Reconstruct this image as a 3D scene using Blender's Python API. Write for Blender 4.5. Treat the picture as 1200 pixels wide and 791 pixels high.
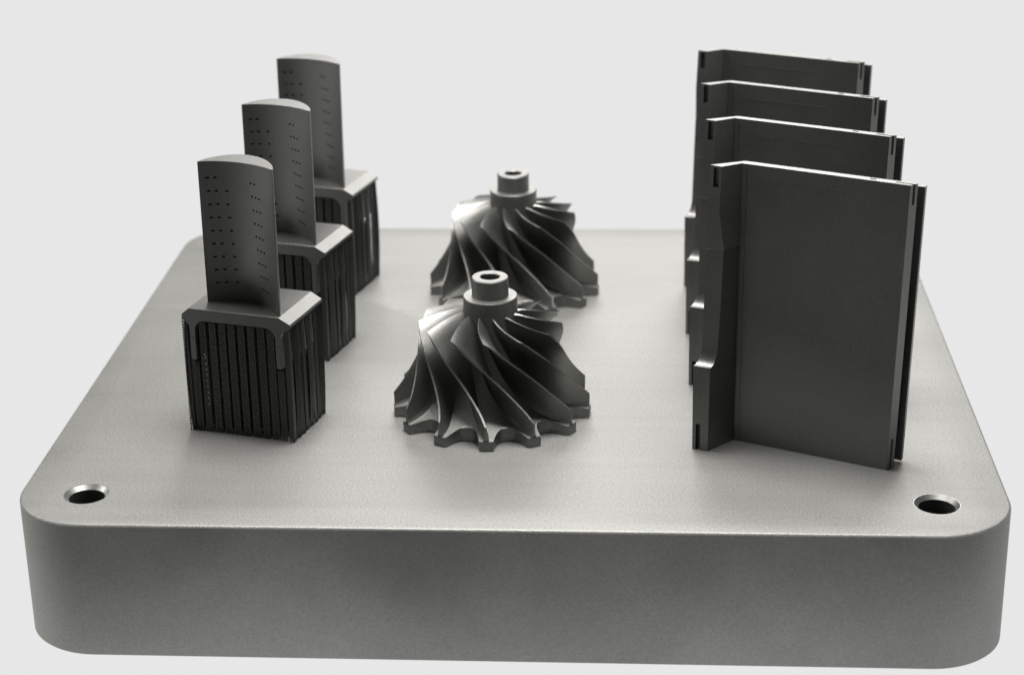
import bpy, bmesh, math, random
from mathutils import Vector, Matrix
random.seed(7)
for o in list(bpy.data.objects): bpy.data.objects.remove(o)
scene = bpy.context.scene
col = scene.collection
MM = 0.001                                   # everything is authored in millimetres
PLATE_W, PLATE_D, PLATE_H, PLATE_R = 250.0, 231.3, 37.1, 20.0
R = math.radians

# ------------------------------------------------------------------ camera
cd = bpy.data.cameras.new('camera'); cam = bpy.data.objects.new('camera', cd); col.objects.link(cam)
cam.location = (29.913*MM, -533.875*MM, 216.894*MM)
cam.rotation_euler = (R(68.336), R(0.891), R(3.362))
cd.sensor_width = 36.0; cd.lens = 2264.1*36/1200
cd.clip_start = 0.01; cd.clip_end = 50
cd.dof.use_dof = True; cd.dof.focus_distance = 0.505; cd.dof.aperture_fstop = 17
scene.camera = cam

# ------------------------------------------------------------------ studio light
world = bpy.data.worlds.new('World'); scene.world = world; world.use_nodes = True
bg = world.node_tree.nodes['Background']
bg.inputs[0].default_value = (1.0, 0.99, 0.95, 1); bg.inputs[1].default_value = 0.11

def softbox(name, loc, aim, sx, sy, watts, colour=(1, 0.985, 0.96)):
    l = bpy.data.lights.new(name, 'AREA'); l.shape = 'RECTANGLE'; l.size = sx*MM; l.size_y = sy*MM
    l.energy = watts; l.color = colour
    o = bpy.data.objects.new(name, l); col.objects.link(o)
    o.location = Vector(loc)*MM
    o.rotation_euler = (Vector(aim)-Vector(loc)).to_track_quat('-Z', 'Y').to_euler()
    return o
softbox('overhead_softbox', (10, 10, 680), (0, -20, 0), 320, 240, 10.0)
softbox('rear_softbox', (100, 620, 400), (0, 0, 10), 600, 260, 3.8)
softbox('left_softbox', (-540, 60, 400), (30, -20, 20), 200, 240, 1.6)

scene.view_settings.view_transform = 'Standard'; scene.view_settings.look = 'None'
scene.view_settings.exposure = 0; scene.view_settings.gamma = 1
scene.render.engine = 'CYCLES'
scene.render.resolution_x, scene.render.resolution_y = 1024, 674

# ------------------------------------------------------------------ materials
def metal(name, base, rough, grain=2600, bump=0.25, var=0.08, blotch=0.0, blotch_scale=18, metallic=1.0, tint=(1, 1, 0.955), streak=0.0):
    m = bpy.data.materials.new(name); m.use_nodes = True
    nt = m.node_tree; b = nt.nodes['Principled BSDF']
    tc = nt.nodes.new('ShaderNodeTexCoord')
    n1 = nt.nodes.new('ShaderNodeTexNoise'); n1.inputs['Scale'].default_value = grain; n1.inputs['Detail'].default_value = 3
    nt.links.new(tc.outputs['Object'], n1.inputs['Vector'])
    r1 = nt.nodes.new('ShaderNodeMapRange'); r1.inputs[1].default_value = 0.3; r1.inputs[2].default_value = 0.7
    r1.inputs[3].default_value = 1-var; r1.inputs[4].default_value = 1+var
    nt.links.new(n1.outputs['Fac'], r1.inputs[0])
    fac = r1.outputs[0]
    n2 = nt.nodes.new('ShaderNodeTexNoise'); n2.inputs['Scale'].default_value = blotch_scale; n2.inputs['Detail'].default_value = 4
    n2.inputs['Roughness'].default_value = 0.55
    nt.links.new(tc.outputs['Object'], n2.inputs['Vector'])
    if blotch:
        r2 = nt.nodes.new('ShaderNodeMapRange'); r2.inputs[1].default_value = 0.3; r2.inputs[2].default_value = 0.7
        r2.inputs[3].default_value = 1-blotch; r2.inputs[4].default_value = 1+blotch
        nt.links.new(n2.outputs['Fac'], r2.inputs[0])
        mu = nt.nodes.new('ShaderNodeMath'); mu.operation = 'MULTIPLY'
        nt.links.new(fac, mu.inputs[0]); nt.links.new(r2.outputs[0], mu.inputs[1]); fac = mu.outputs[0]
    if streak:                                # faint rolling lines along x
        mp = nt.nodes.new('ShaderNodeMapping'); mp.inputs['Scale'].default_value = (5, 260, 5)
        n3 = nt.nodes.new('ShaderNodeTexNoise'); n3.inputs['Scale'].default_value = 1.0; n3.inputs['Detail'].default_value = 3
        nt.links.new(tc.outputs['Object'], mp.inputs['Vector']); nt.links.new(mp.outputs[0], n3.inputs['Vector'])
        r3 = nt.nodes.new('ShaderNodeMapRange'); r3.inputs[1].default_value = 0.3; r3.inputs[2].default_value = 0.7
        r3.inputs[3].default_value = 1-streak; r3.inputs[4].default_value = 1+streak
        nt.links.new(n3.outputs['Fac'], r3.inputs[0])
        m3 = nt.nodes.new('ShaderNodeMath'); m3.operation = 'MULTIPLY'
        nt.links.new(fac, m3.inputs[0]); nt.links.new(r3.outputs[0], m3.inputs[1]); fac = m3.outputs[0]
    vm = nt.nodes.new('ShaderNodeVectorMath'); vm.operation = 'SCALE'
    vm.inputs[0].default_value = (base*tint[0], base*tint[1], base*tint[2])
    nt.links.new(fac, vm.inputs['Scale']); nt.links.new(vm.outputs[0], b.inputs['Base Color'])
    rr = nt.nodes.new('ShaderNodeMapRange'); rr.inputs[1].default_value = 0.3; rr.inputs[2].default_value = 0.7
    rr.inputs[3].default_value = rough-0.05; rr.inputs[4].default_value = rough+0.05
    nt.links.new(n2.outputs['Fac'], rr.inputs[0]); nt.links.new(rr.outputs[0], b.inputs['Roughness'])
    b.inputs['Metallic'].default_value = metallic
    if bump:
        bp = nt.nodes.new('ShaderNodeBump'); bp.inputs['Strength'].default_value = bump; bp.inputs['Distance'].default_value = 0.00012
        nt.links.new(n1.outputs['Fac'], bp.inputs['Height']); nt.links.new(bp.outputs[0], b.inputs['Normal'])
    return m
M_PLATE = metal('blasted_plate_steel', 0.225, 0.54, 1650, 0.6, 0.19, 0.07, 12, 0.6, streak=0.03)
M_SIDE = metal('smudged_plate_side', 0.34, 0.58, 1700, 0.35, 0.10, 0.20, 20, 0.6)
M_UPSKIN = metal('smooth_top_skin', 0.17, 0.38, 1800, 0.2, 0.1)
M_PART = metal('printed_alloy', 0.165, 0.42, 2600, 0.25, 0.08, 0.05, 60, 0.8)
M_IMP = metal('printed_impeller_alloy', 0.23, 0.48, 2600, 0.5, 0.16, 0.05, 60)
M_VANE = metal('printed_vane_alloy', 0.185, 0.42, 2600, 0.4, 0.13, 0.06, 40)
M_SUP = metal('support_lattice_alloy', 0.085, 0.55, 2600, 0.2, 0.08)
M_BORE_SHADE = metal('shaded_bore_steel', 0.05, 0.6, 1800, 0.2, 0.1, metallic=0.5)  # plate steel with the hole's inner shade put into the colour
M_BORE = metal('machined_bore_steel', 0.38, 0.4, 1800, 0.1, 0.06)

# ------------------------------------------------------------------ helpers
def mesh(name, verts, faces, smooth=False, angle=None):
    me = bpy.data.meshes.new(name)
    me.from_pydata([(v[0]*MM, v[1]*MM, v[2]*MM) for v in verts], [], faces)
    bm = bmesh.new(); bm.from_mesh(me); bmesh.ops.recalc_face_normals(bm, faces=bm.faces)
    if angle is not None:
        for e in bm.edges:
            e.smooth = len(e.link_faces) == 2 and e.calc_face_angle(0) < R(angle)
    bm.to_mesh(me); bm.free()
    for p in me.polygons: p.use_smooth = smooth or angle is not None
    return me
def obj(name, me, mat, parent=None, loc=(0, 0, 0), rotz=0):
    o = bpy.data.objects.new(name, me); col.objects.link(o)
    if mat and not me.materials: me.materials.append(mat)
    o.location = Vector(loc)*MM; o.rotation_euler = (0, 0, rotz)
    o.parent = parent
    return o
def thing(name, label, cat, group, loc):
    o = bpy.data.objects.new(name, None); col.objects.link(o); o.location = Vector(loc)*MM
    o.empty_display_size = 0.01
    o['label'] = label; o['category'] = cat
    if group: o['group'] = group
    return o
def box_data(x0, x1, y0, y1, z0, z1):
    v = [(x, y, z) for z in (z0, z1) for y in (y0, y1) for x in (x0, x1)]
    f = [(0, 2, 3, 1), (4, 5, 7, 6), (0, 1, 5, 4), (1, 3, 7, 5), (3, 2, 6, 7), (2, 0, 4, 6)]
    return v, f
def loft(rings, cap=True):
    """closed rings of equal length, stacked"""
    n = len(rings[0]); v = [p for r in rings for p in r]; f = []
    for i in range(len(rings)-1):
        for k in range(n):
            a, b = i*n+k, i*n+(k+1) % n
            f.append((a, b, b+n, a+n))
    if cap: f.append(tuple(range(n))[::-1]); f.append(tuple((len(rings)-1)*n+k for k in range(n)))
    return v, f
def prism_v(profile, y0, y1):
    """profile (x,z) extruded along y"""
    return loft([[(x, y0, z) for x, z in profile], [(x, y1, z) for x, z in profile]])
def prism_z(outline, z0, z1):
    return loft([[(x, y, z0) for x, y in outline], [(x, y, z1) for x, y in outline]])
def merge(parts):
    V, F = [], []
    for v, f in parts:
        b = len(V); V += v; F += [tuple(i+b for i in q) for q in f]
    return V, F
def carve(o, cutter_data):
    """cut the closed solids out of o and bake the result"""
    cm = mesh('cut', *cutter_data); c = bpy.data.objects.new('cut', cm); col.objects.link(c)
    c.matrix_world = o.matrix_world
    md = o.modifiers.new('cut', 'BOOLEAN'); md.operation = 'DIFFERENCE'; md.solver = 'EXACT'; md.object = c
    md.use_self = True
    bpy.context.view_layer.update()
    new = bpy.data.meshes.new_from_object(o.evaluated_get(bpy.context.evaluated_depsgraph_get()))
    o.modifiers.clear(); old = o.data; o.data = new; nm = old.name
    bpy.data.meshes.remove(old); new.name = nm
    bpy.data.objects.remove(c); bpy.data.meshes.remove(cm)
def soften(o, w, seg=2):
    b = o.modifiers.new('edge', 'BEVEL'); b.width = w*MM; b.segments = seg; b.limit_method = 'ANGLE'; b.angle_limit = R(35)
def copy_tree(root, loc, label):
    r = root.copy(); col.objects.link(r); r.location = Vector(loc)*MM; r['label'] = label
    for ch in list(root.children):
        c = ch.copy(); col.objects.link(c); c.parent = r
        for g in list(ch.children):
            d = g.copy(); col.objects.link(d); d.parent = c
    return r

# ------------------------------------------------------------------ added glowing ground (even, pale and shadowless, not a real lamp)
mt = bpy.data.materials.new('added_ground_glow'); mt.use_nodes = True
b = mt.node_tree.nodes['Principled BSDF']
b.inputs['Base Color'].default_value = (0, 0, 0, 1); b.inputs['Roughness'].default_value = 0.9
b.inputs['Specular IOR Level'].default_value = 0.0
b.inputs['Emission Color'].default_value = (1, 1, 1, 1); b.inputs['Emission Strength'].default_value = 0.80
lt = obj('glow_ground', mesh('glow_ground', *box_data(-900, 900, -165, 1600, -PLATE_H-12, -PLATE_H-0.05)), mt)  # added glow; its front reach also brightens the plate's front face
lt['kind'] = 'structure'

# ------------------------------------------------------------------ build plate
def rrect(w, d, r, n=20):
    pts = []
    for cx, cy, a0 in ((w/2-r, d/2-r, 0), (-w/2+r, d/2-r, 90), (-w/2+r, -d/2+r, 180), (w/2-r, -d/2+r, 270)):
        for k in range(n+1):
            a = R(a0+90*k/n); pts.append((cx+r*math.cos(a), cy+r*math.sin(a)))
    return pts
rings = []
for z, ins in ((-PLATE_H, 0.6), (-PLATE_H+0.6, 0), (-0.75, 0), (-0.4, 0.12), (-0.12, 0.4), (0, 0.75)):
    rings.append([(x, y, z) for x, y in rrect(PLATE_W-2*ins, PLATE_D-2*ins, PLATE_R-ins)])
plate = thing('build_plate', 'thick grey metal build plate with rounded corners carrying all the printed parts', 'build plate', None, (0, 0, -PLATE_H))
body = obj('plate_body', mesh('plate_body', *loft(rings), angle=40), M_PLATE)
HOLES = [(-107.6, -98.6), (106.6, -98.4), (-107.6, 98.6), (106.6, 98.6)]
def cyl(x, y, r, z0, z1, n=48):
    o = [(x+r*math.cos(2*math.pi*k/n), y+r*math.sin(2*math.pi*k/n)) for k in range(n)]
    return prism_z(o, z0, z1)
carve(body, merge([cyl(x, y, 5.8, -32, 5) for x, y in HOLES]))
bm = bmesh.new(); bm.from_mesh(body.data)
for e in bm.edges: e.smooth = len(e.link_faces) == 2 and e.calc_face_angle(0) < R(40)
for f in bm.faces: f.smooth = True; f.material_index = 1 if abs(f.normal.z) < 0.5 else 0
body.data.materials.append(M_SIDE)
bm.to_mesh(body.data); bm.free()
body.parent = plate; body.location = (0, 0, PLATE_H*MM)
def lathe(profile, n=64, closed=False):
    rings = [[(r*math.cos(2*math.pi*k/n), r*math.sin(2*math.pi*k/n), z) for k in range(n)] for r, z in profile]
    return loft(rings, cap=False)
hole_me = mesh('bolt_hole', *lathe([(5.79, -6), (5.79, -0.02), (5.65, -0.02), (4.55, -1.05), (4.55, -3)]), angle=25)
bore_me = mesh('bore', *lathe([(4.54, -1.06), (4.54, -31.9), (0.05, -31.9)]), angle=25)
for x, y in HOLES:
    h = obj('bolt_hole', hole_me, M_BORE, plate, (x, y, PLATE_H))
    obj('bore', bore_me, M_BORE_SHADE, h)

# ------------------------------------------------------------------ turbine blades on lattice supports
U0 = (-58.6, -67.1); BANG = R(-15)
uu = (math.cos(BANG), math.sin(BANG)); vv = (-uu[1], uu[0])
BHALF, BDEP = 15.85, 10.45
borg = (U0[0]-BHALF*uu[0]+BDEP*vv[0], U0[1]-BHALF*uu[1]+BDEP*vv[1], 0)
blade = thing('turbine_blade', 'turbine blade on lattice supports nearest the front, its cooling holes in full view', 'turbine blade',
              'turbine blades in a row along the left side', borg)
blade.rotation_euler = (0, 0, BANG)
ZP, ZT = 35.8, 75.6
prof = [(-15.85, 33.1), (-15.85, 33.9), (-13.6, ZP), (12.7, ZP), (15.85, 34.0), (15.85, 33.2)]
def arc(cx, cz, r, a0, a1, n=6): return [(cx+r*math.cos(R(a0+(a1-a0)*k/n)), cz+r*math.sin(R(a0+(a1-a0)*k/n))) for k in range(n+1)]
prof += arc(15.3, 29.8, 2.5, 110, 180) + [(12.8, 27.5), (11.3, 27.5)] + arc(8.3, 29.5, 3.0, 0, 90) \
      + arc(-9.2, 29.5, 3.0, 90, 180) + [(-12.2, 27.5), (-13.75, 27.5)] + arc(-16.0, 30.0, 2.25, 0, 75)
pf = obj('platform', mesh('platform', *prism_v(prof, -BDEP, BDEP), angle=25), M_PART, blade)
for x0, x1 in ((-13.75, -12.2), (11.3, 12.8)):
    w = obj('shank_wall', mesh('shank_wall', *box_data(x0, x1, -BDEP+0.02, BDEP-0.02, 21.2, 27.5)), M_PART, blade)
# airfoil
def section(le, te, hc, hx, n=28):
    le, te = Vector(le), Vector(te); ch = te-le; L = ch.length; d = ch/L; nn = Vector((-d.y, d.x))
    def cc(x): return hc*(x**0.8*(1-x)**0.95)/(0.457**0.8*0.543**0.95)
    def cx(x): return hx*(x**0.62*(1-x)**0.85)/(0.42**0.62*0.58**0.85)
    xs = [0.5-0.5*math.cos(math.pi*k/n) for k in range(n+1)]
    front = [le+d*(x*L)+nn*(cc(x)-0.25) for x in xs]
    back = [le+d*(x*L)+nn*(cx(x)+0.35) for x in xs]
    return front + back[::-1]
rings = []
NZ = 12
for k in range(NZ+1):
    t = k/NZ; e = t
    L = lambda a, b: a+(b-a)*e
    s = section((L(-10.7, -9.3), L(-4.4, -6.9)), (L(12.5, 12.6), L(-9.6, -8.5)), L(6.0, 3.0), L(10.2, 9.3))
    rings.append([(p.x, p.y, ZP-0.3+(ZT-ZP+0.3)*t) for p in s])
af = obj('airfoil', mesh('airfoil', *loft(rings), angle=35), M_PART)
cuts = []
def front_pt(x, t):
    le = Vector((-10.7+1.4*t, -4.4-2.5*t)); te = Vector((12.5+.1*t, -9.6+1.1*t)); ch = te-le; d = ch.normalized(); nn = Vector((-d.y, d.x))
    hc = 6.0-3.0*t
    return le+d*(x*ch.length)+nn*(hc*(x**0.8*(1-x)**0.95)/(0.457**0.8*0.543**0.95)-0.25)
for row in range(9):
    for xs, z0, w in (((0.085, 0.165, 0.285), 71.0, 0.82), ((0.625, 0.68, 0.735), 70.3, 0.62)):
        z = z0-row*3.75
        for i, x in enumerate(xs):
            if row == 0 and i == 2: continue
            p = front_pt(x, (z-ZP)/(ZT-ZP))
            zz = z-(0.12*i if xs[0] > 0.5 else 0)
            cuts.append(box_data(p.x-w/2, p.x+w/2, p.y-1.2, p.y+1.0, zz-0.24, zz+0.24))
carve(af, merge(cuts)); af.parent = blade
# support strips: perforated sheets with toothed ends
def strip_mesh(name, w, h, bow=0.0, nx=7, ny=78, th=0.3, tooth=1.2, holes=True, comb=False):
    V, F = [], []
    def vid(i, j, s):
        return (j*(nx+1)+i)*2+s
    for j in range(ny+1):
        z = h*j/ny; off = bow*math.sin(math.pi*z/h)
        for i in range(nx+1):
            x = -w/2+w*i/nx
            V.append((x, -th/2+off, z)); V.append((x, th/2+off, z))
    keep = {}
    nt_ = max(1, round(tooth/h*ny))
    for j in range(ny):
        for i in range(nx):
            k = True
            if (j < nt_ or j >= ny-nt_) and i % 2 == 1: k = False
            elif holes and nt_ <= j < ny-nt_ and 0 < i < nx-1 and ((j % 4 == 1 and i % 2 == 1) or (j % 4 == 3 and i % 2 == 0)): k = False
            if comb and i == 1 and j % 3: k = False      # open ladder along the outer edge
            if comb and i == 0 and j % 3 == 2: k = False
            keep[i, j] = k
    for (i, j), k in keep.items():
        if not k: continue
        a, b_, c, d = (i, j), (i+1, j), (i+1, j+1), (i, j+1)
        F.append((vid(*a, 0), vid(*b_, 0), vid(*c, 0), vid(*d, 0)))
        F.append((vid(*d, 1), vid(*c, 1), vid(*b_, 1), vid(*a, 1)))
        for (p, q, nb) in ((a, b_, (i, j-1)), (b_, c, (i+1, j)), (c, d, (i, j+1)), (d, a, (i-1, j))):
            if not keep.get(nb, False): F.append((vid(*p, 0), vid(*p, 1), vid(*q, 1), vid(*q, 0)))
    return mesh(name, V, F)
sm_full = strip_mesh('support_strip', 2.0, 32.8)
sm_leg = strip_mesh('support_strip', 1.7, 20.4)
sm_side = [strip_mesh('support_strip', w_, 33.2, b_, holes=h_) for w_, b_, h_ in ((1.5, 0.15, False), (1.9, 0.7, True), (1.6, -0.4, False))]
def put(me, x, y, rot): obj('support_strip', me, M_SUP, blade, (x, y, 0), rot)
for row, y in enumerate((-9.6, -6.2, -2.2, 1.8, 5.8, 9.8)):
    for k in range(8):
        put(sm_full, -10.3+2.85*k+random.uniform(-.12, .12), y, R(random.uniform(-3, 3)) if row == 0 else R(random.uniform(-18, 18)))
    for x in (-12.9, 11.95): put(sm_leg, x, y, 0)
for k in range(8):
    y = -9.4+2.68*k
    put(sm_side[k % 3], 14.9+random.uniform(-.25, .25), y, R(-90+random.uniform(-22, 4)))
    put(sm_side[(k+1) % 3], -15.1+random.uniform(-.15, .15), y, R(90+random.uniform(-10, 10)))
put(sm_side[0], 14.2, -9.7, 0)
for x, y in ((-14.1, -9.2), (-14.3, -8.3), (-13.2, -7.4)): put(sm_side[2], x, y, 0)
put(strip_mesh('support_strip', 1.5, 33.0, 0.0, nx=4, ny=120, comb=True), -15.3, -10.0, R(4))
BL = [((0.7, 57.3), 'middle turbine blade of the row, partly hidden by the front blade'),
      ((1.2, 113.0), 'rearmost turbine blade of the row, highest in the picture and slightly out of focus')]
for (dx, dy), lab in BL: copy_tree(blade, (borg[0]+dx, borg[1]+dy, 0), lab)

# ------------------------------------------------------------------ impellers
NB = 13; RT = 27.3
def spline(pts, s):
    """Catmull-Rom through pts, s in 0..1"""
    n = len(pts)-1; x = min(max(s, 0), 1)*n; i = min(int(x), n-1); t = x-i
    P = [pts[max(i-1, 0)], pts[i], pts[i+1], pts[min(i+2, n)]]
    return tuple(0.5*((2*P[1][k])+(-P[0][k]+P[2][k])*t+(2*P[0][k]-5*P[1][k]+4*P[2][k]-P[3][k])*t*t+(-P[0][k]+3*P[1][k]-3*P[2][k]+P[3][k])*t**3) for k in (0, 1))
HUB = [(7.4, 30.5), (7.9, 24.5), (9.3, 18.0), (12.0, 11.5), (16.5, 6.6), (21.8, 3.9), (27.4, 2.7)]
SHR = [(19.6, 27.2), (19.75, 23.6), (20.0, 20.0), (20.7, 16.5), (22.2, 13.0), (24.5, 9.6), (27.2, 6.6)]
TIP_PHASE = R(-89.7)                            # blade tips seen from above, a touch left of the front
def rim(phi):
    pitch = 360/NB
    a = math.degrees(phi-TIP_PHASE) % pitch
    a = min(a, pitch-a)                       # 0 at a blade tip, half the pitch mid scallop
    if a < 4.2: return RT
    x = (pitch/2-a)/(pitch/2-4.2)
    return RT-5.6*(1-x**3.2)**0.75
imp = thing('impeller', 'front compressor impeller, nearest and sharpest, with curved blades', 'impeller', 'impellers in the middle of the plate', (-7.66, -43.4, 0))
NA = 416; NR = 26
hub_s = [spline(HUB, k/60) for k in range(61)]
def hub_z(r):
    for (r0, z0), (r1, z1) in zip(hub_s, hub_s[1:]):
        if r <= r1: return z0+(z1-z0)*(r-r0)/(r1-r0)
    return hub_s[-1][1]
rings = []
def ring(fr, fz): return [(fr(p)*math.cos(p), fr(p)*math.sin(p), fz(p)) for p in (2*math.pi*k/NA for k in range(NA))]
rings.append(ring(lambda p: 1.0, lambda p: 0.0))
rings.append(ring(lambda p: rim(p)-0.15, lambda p: 0.0))
rings.append(ring(rim, lambda p: 0.15))
rings.append(ring(rim, lambda p: hub_z(rim(p))-0.2))
for k in range(NR+1):
    f = 1-k/NR
    rr = (lambda p, f=f: 7.4+(rim(p)-0.18-7.4)*f**1.4)
    rings.append(ring(rr, lambda p, rr=rr: hub_z(rr(p))))
V, F = loft(rings, cap=False)
obj('hub', mesh('hub', V, F, angle=38), M_IMP, imp)
nose = [(7.4, 30.4), (7.4, 33.85), (7.2, 34.1), (5.05, 34.1), (5.0, 34.3), (5.0, 39.1), (4.75, 39.4), (2.8, 39.4), (2.6, 39.2), (2.6, 25)]
obj('nose_collar', mesh('nose_collar', *lathe(nose, 72), angle=30), M_IMP, imp)
NS, NT = 40, 10
def bl_pt(s, t):
    h = spline(HUB, 0.02+0.965*s); q = spline(SHR, s)
    r = h[0]+(q[0]-h[0])*t; z = h[1]+(q[1]-h[1])*t
    if t == 0: r -= 0.25; z -= 0.25
    th_h = -76*(1-s)**1.7; th_s = -57*(1-s)**1.5
    th = R(th_h+(th_s-th_h)*t**0.85)
    return Vector((r*math.cos(th), r*math.sin(th), z))
def bl_side(sign):
    G = []
    for i in range(NS+1):
        s = i/NS; row = []
        for j in range(NT+1):
            t = j/NT; e = 1e-3
            ds = bl_pt(min(s+e, 1), t)-bl_pt(max(s-e, 0), t)
            dt = bl_pt(s, min(t+e, 1))-bl_pt(s, max(t-e, 1e-4))
            n = ds.cross(dt); n.normalize()
            fil = 0.6*math.exp(-t/0.06)          # root fillet
            th = (0.52-0.26*t+fil)*(0.35+0.65*min(1, s/0.10))*(1.0 if s < .95 else 0.9)
            row.append(bl_pt(s, t)+n*sign*th)
        G.append(row)
    return G
A, B = bl_side(1), bl_side(-1)
V = [tuple(p) for G in (A, B) for row in G for p in row]; F = []
nn_ = (NS+1)*(NT+1); ix = lambda i, j, g: g*nn_+i*(NT+1)+j
for i in range(NS):
    for j in range(NT):
        F.append((ix(i, j, 0), ix(i+1, j, 0), ix(i+1, j+1, 0), ix(i, j+1, 0)))
        F.append((ix(i, j, 1), ix(i, j+1, 1), ix(i+1, j+1, 1), ix(i+1, j, 1)))
    for j in (0, NT): F.append((ix(i, j, 0), ix(i, j, 1), ix(i+1, j, 1), ix(i+1, j, 0)))
for j in range(NT):
    for i in (0, NS): F.append((ix(i, j, 0), ix(i, j+1, 0), ix(i, j+1, 1), ix(i, j, 1)))
bl_me = mesh('blade', V, F, angle=50)
for k in range(NB): obj('blade', bl_me, M_IMP, imp, (0, 0, 0), TIP_PHASE+R(360/NB*k))
copy_tree(imp, (-7.0, 52.7, 0), 'rear compressor impeller standing behind the other one, slightly out of focus')

# ------------------------------------------------------------------ guide vanes
VZ = 76.7
P0 = Vector((58.2, -61.6)); P1 = Vector((97.9, -80.2)); pd = (P1-P0).normalized(); pn = Vector((-pd.y, pd.x))   # panel direction, rearward normal
vorg = (75.0, -68.0)
def W(p): return (p[0]-vorg[0], p[1]-vorg[1])
vane = thing('guide_vane', 'tall plate vane nearest the front, its whole flat face in view', 'guide vane', 'plate vanes in a row along the right side', (vorg[0], vorg[1], 0))
PT = 2.3                                     # panel thickness
corners = [P0, P1, P1+pn*PT+pd*1.2, P0+pn*PT]
LEAN = 1.7                                   # the free end runs slightly out of square
pan = obj('panel', mesh('panel', *loft([[W(c-(pd*LEAN if k in (1, 2) else pd*0))+(0,) for k, c in enumerate(corners)], [W(c)+(VZ,) for c in corners]])), M_VANE)
def obox(a, along0, along1, n0, n1, z0, z1):
    pts = [a+pd*along0+pn*n0, a+pd*along1+pn*n0, a+pd*along1+pn*n1, a+pd*along0+pn*n1]
    sh = lambda z: pd*(LEAN*(1-z/VZ) if a is P1 else 0)
    return loft([[W(p-sh(z))+(z,) for p in pts] for z in (z0, z1)])
carve(pan, merge([obox(P1, -4, 2, 0.85, 1.55, VZ-5.3, VZ+2), obox(P1, -4, 2, 0.85, 1.55, -2, 8.6),
                  obox(P1, -10.6, -9.0, 0.9, 1.7, VZ-2.5, VZ+1)]))
pan.parent = vane
obj('web', mesh('web', *obox(P1, -13, -10, PT+0.02, 6.1, 0.6, VZ-2.2)), M_VANE, vane)
obj('rear_wall', mesh('rear_wall', *obox(P1, -22, 2.0, 6.12, 7.5, 0.6, VZ-1.8)), M_VANE, vane)
# flange: a lofted end block, rows (z, left end point, right end point)
rows = [(0, (46.9, -67.5), (50.9, -69.0)), (23.3, (46.75, -67.55), (51.05, -69.25)), (23.72, (46.8, -67.5), (51.1, -69.2)),
        *[(23.75+5.4*(1-math.cos(R(q))), (49.1-2.3*(1-math.sin(R(q))), -64.7-2.8*(1-math.sin(R(q)))), (53.0-1.9*(1-math.sin(R(q))), -66.6-2.6*(1-math.sin(R(q))))) for q in (6, 15, 25, 35, 45, 56, 68, 82)],
        (37, (49.25, -64.5), (53.4, -66.4)), (54.6, (49.7, -64.0), (53.9, -65.8)),
        (55.0, (49.75, -64.35), (54.0, -66.35)), (65.0, (49.7, -63.2), (52.6, -64.9)), (VZ, (50.2, -63.0), (53.0, -64.6))]
K0, K1 = P0-pd*0.02, P0+pn*PT-pd*0.02
rings = [[W(l)+(z,), W(r)+(z,), W(K0)+(z,), W(K1)+(z,)] for z, l, r in rows]
fl = obj('end_flange', mesh('end_flange', *loft(rings)), M_VANE)
ed = Vector((2.8, -1.6)).normalized(); en = Vector((-ed.y, ed.x))
def ebox(c, w0, w1, d0, d1, z0, z1):
    c = Vector(c); pts = [c+ed*w0+en*d0, c+ed*w1+en*d0, c+ed*w1+en*d1, c+ed*w0+en*d1]
    return prism_z([W(p) for p in pts], z0, z1)
carve(fl, merge([ebox((50.2, -63.0), 1.0, 2.6, -3, 0.9, VZ-5.6, VZ-0.5), ebox((47.0, -67.4), 0.85, 2.1, -3, 1.6, -2, 7.4)]))
bm = bmesh.new(); bm.from_mesh(fl.data)
for f in bm.faces: f.smooth = True
for e in bm.edges: e.smooth = len(e.link_faces) == 2 and e.calc_face_angle(0) < R(16)
bm.to_mesh(fl.data); bm.free()
fl.parent = vane
for o in (pan, fl):                          # the last printed layer is a smooth bright skin
    o.data.materials.append(M_UPSKIN)
    for p in o.data.polygons:
        if p.normal.z > 0.95 and p.center.z > (VZ-0.1)*MM: p.material_index = 1
# fine raised lines left by the print on the flange and along the panel
fd = (Vector((53.2, -66.0))-P0)
def rib(p, q, z0, z1, w, proud, nrm):
    p, q = Vector(p), Vector(q); nrm = Vector(nrm).normalized()
    pts = [p, q, q+nrm*proud, p+nrm*proud]
    return prism_z([W(a) for a in pts], z0, z1)
obj('raised_edge', mesh('raised_edge', *merge([obox(P0, 1.0, 1.35, -0.16, -0.01, 0.5, VZ-1.5), obox(P0, 4.5, 30, -0.14, -0.01, VZ-4.4, VZ-4.1)])), M_VANE, vane)
for (dx, dy), lab in [((0.2, 43.2), 'second plate vane from the front in the right-hand row'),
                      ((0.3, 82.8), 'third plate vane from the front in the right-hand row'),
                      ((0.8, 124.5), 'rearmost plate vane of the right-hand row, slightly out of focus')]:
    copy_tree(vane, (vorg[0]+dx, vorg[1]+dy, 0), lab)
for o in list(bpy.data.objects):
    if o.type == 'MESH' and o.name.split('.')[0] in ('panel', 'platform', 'shank_wall', 'rear_wall'):
        soften(o, 0.12, 2)
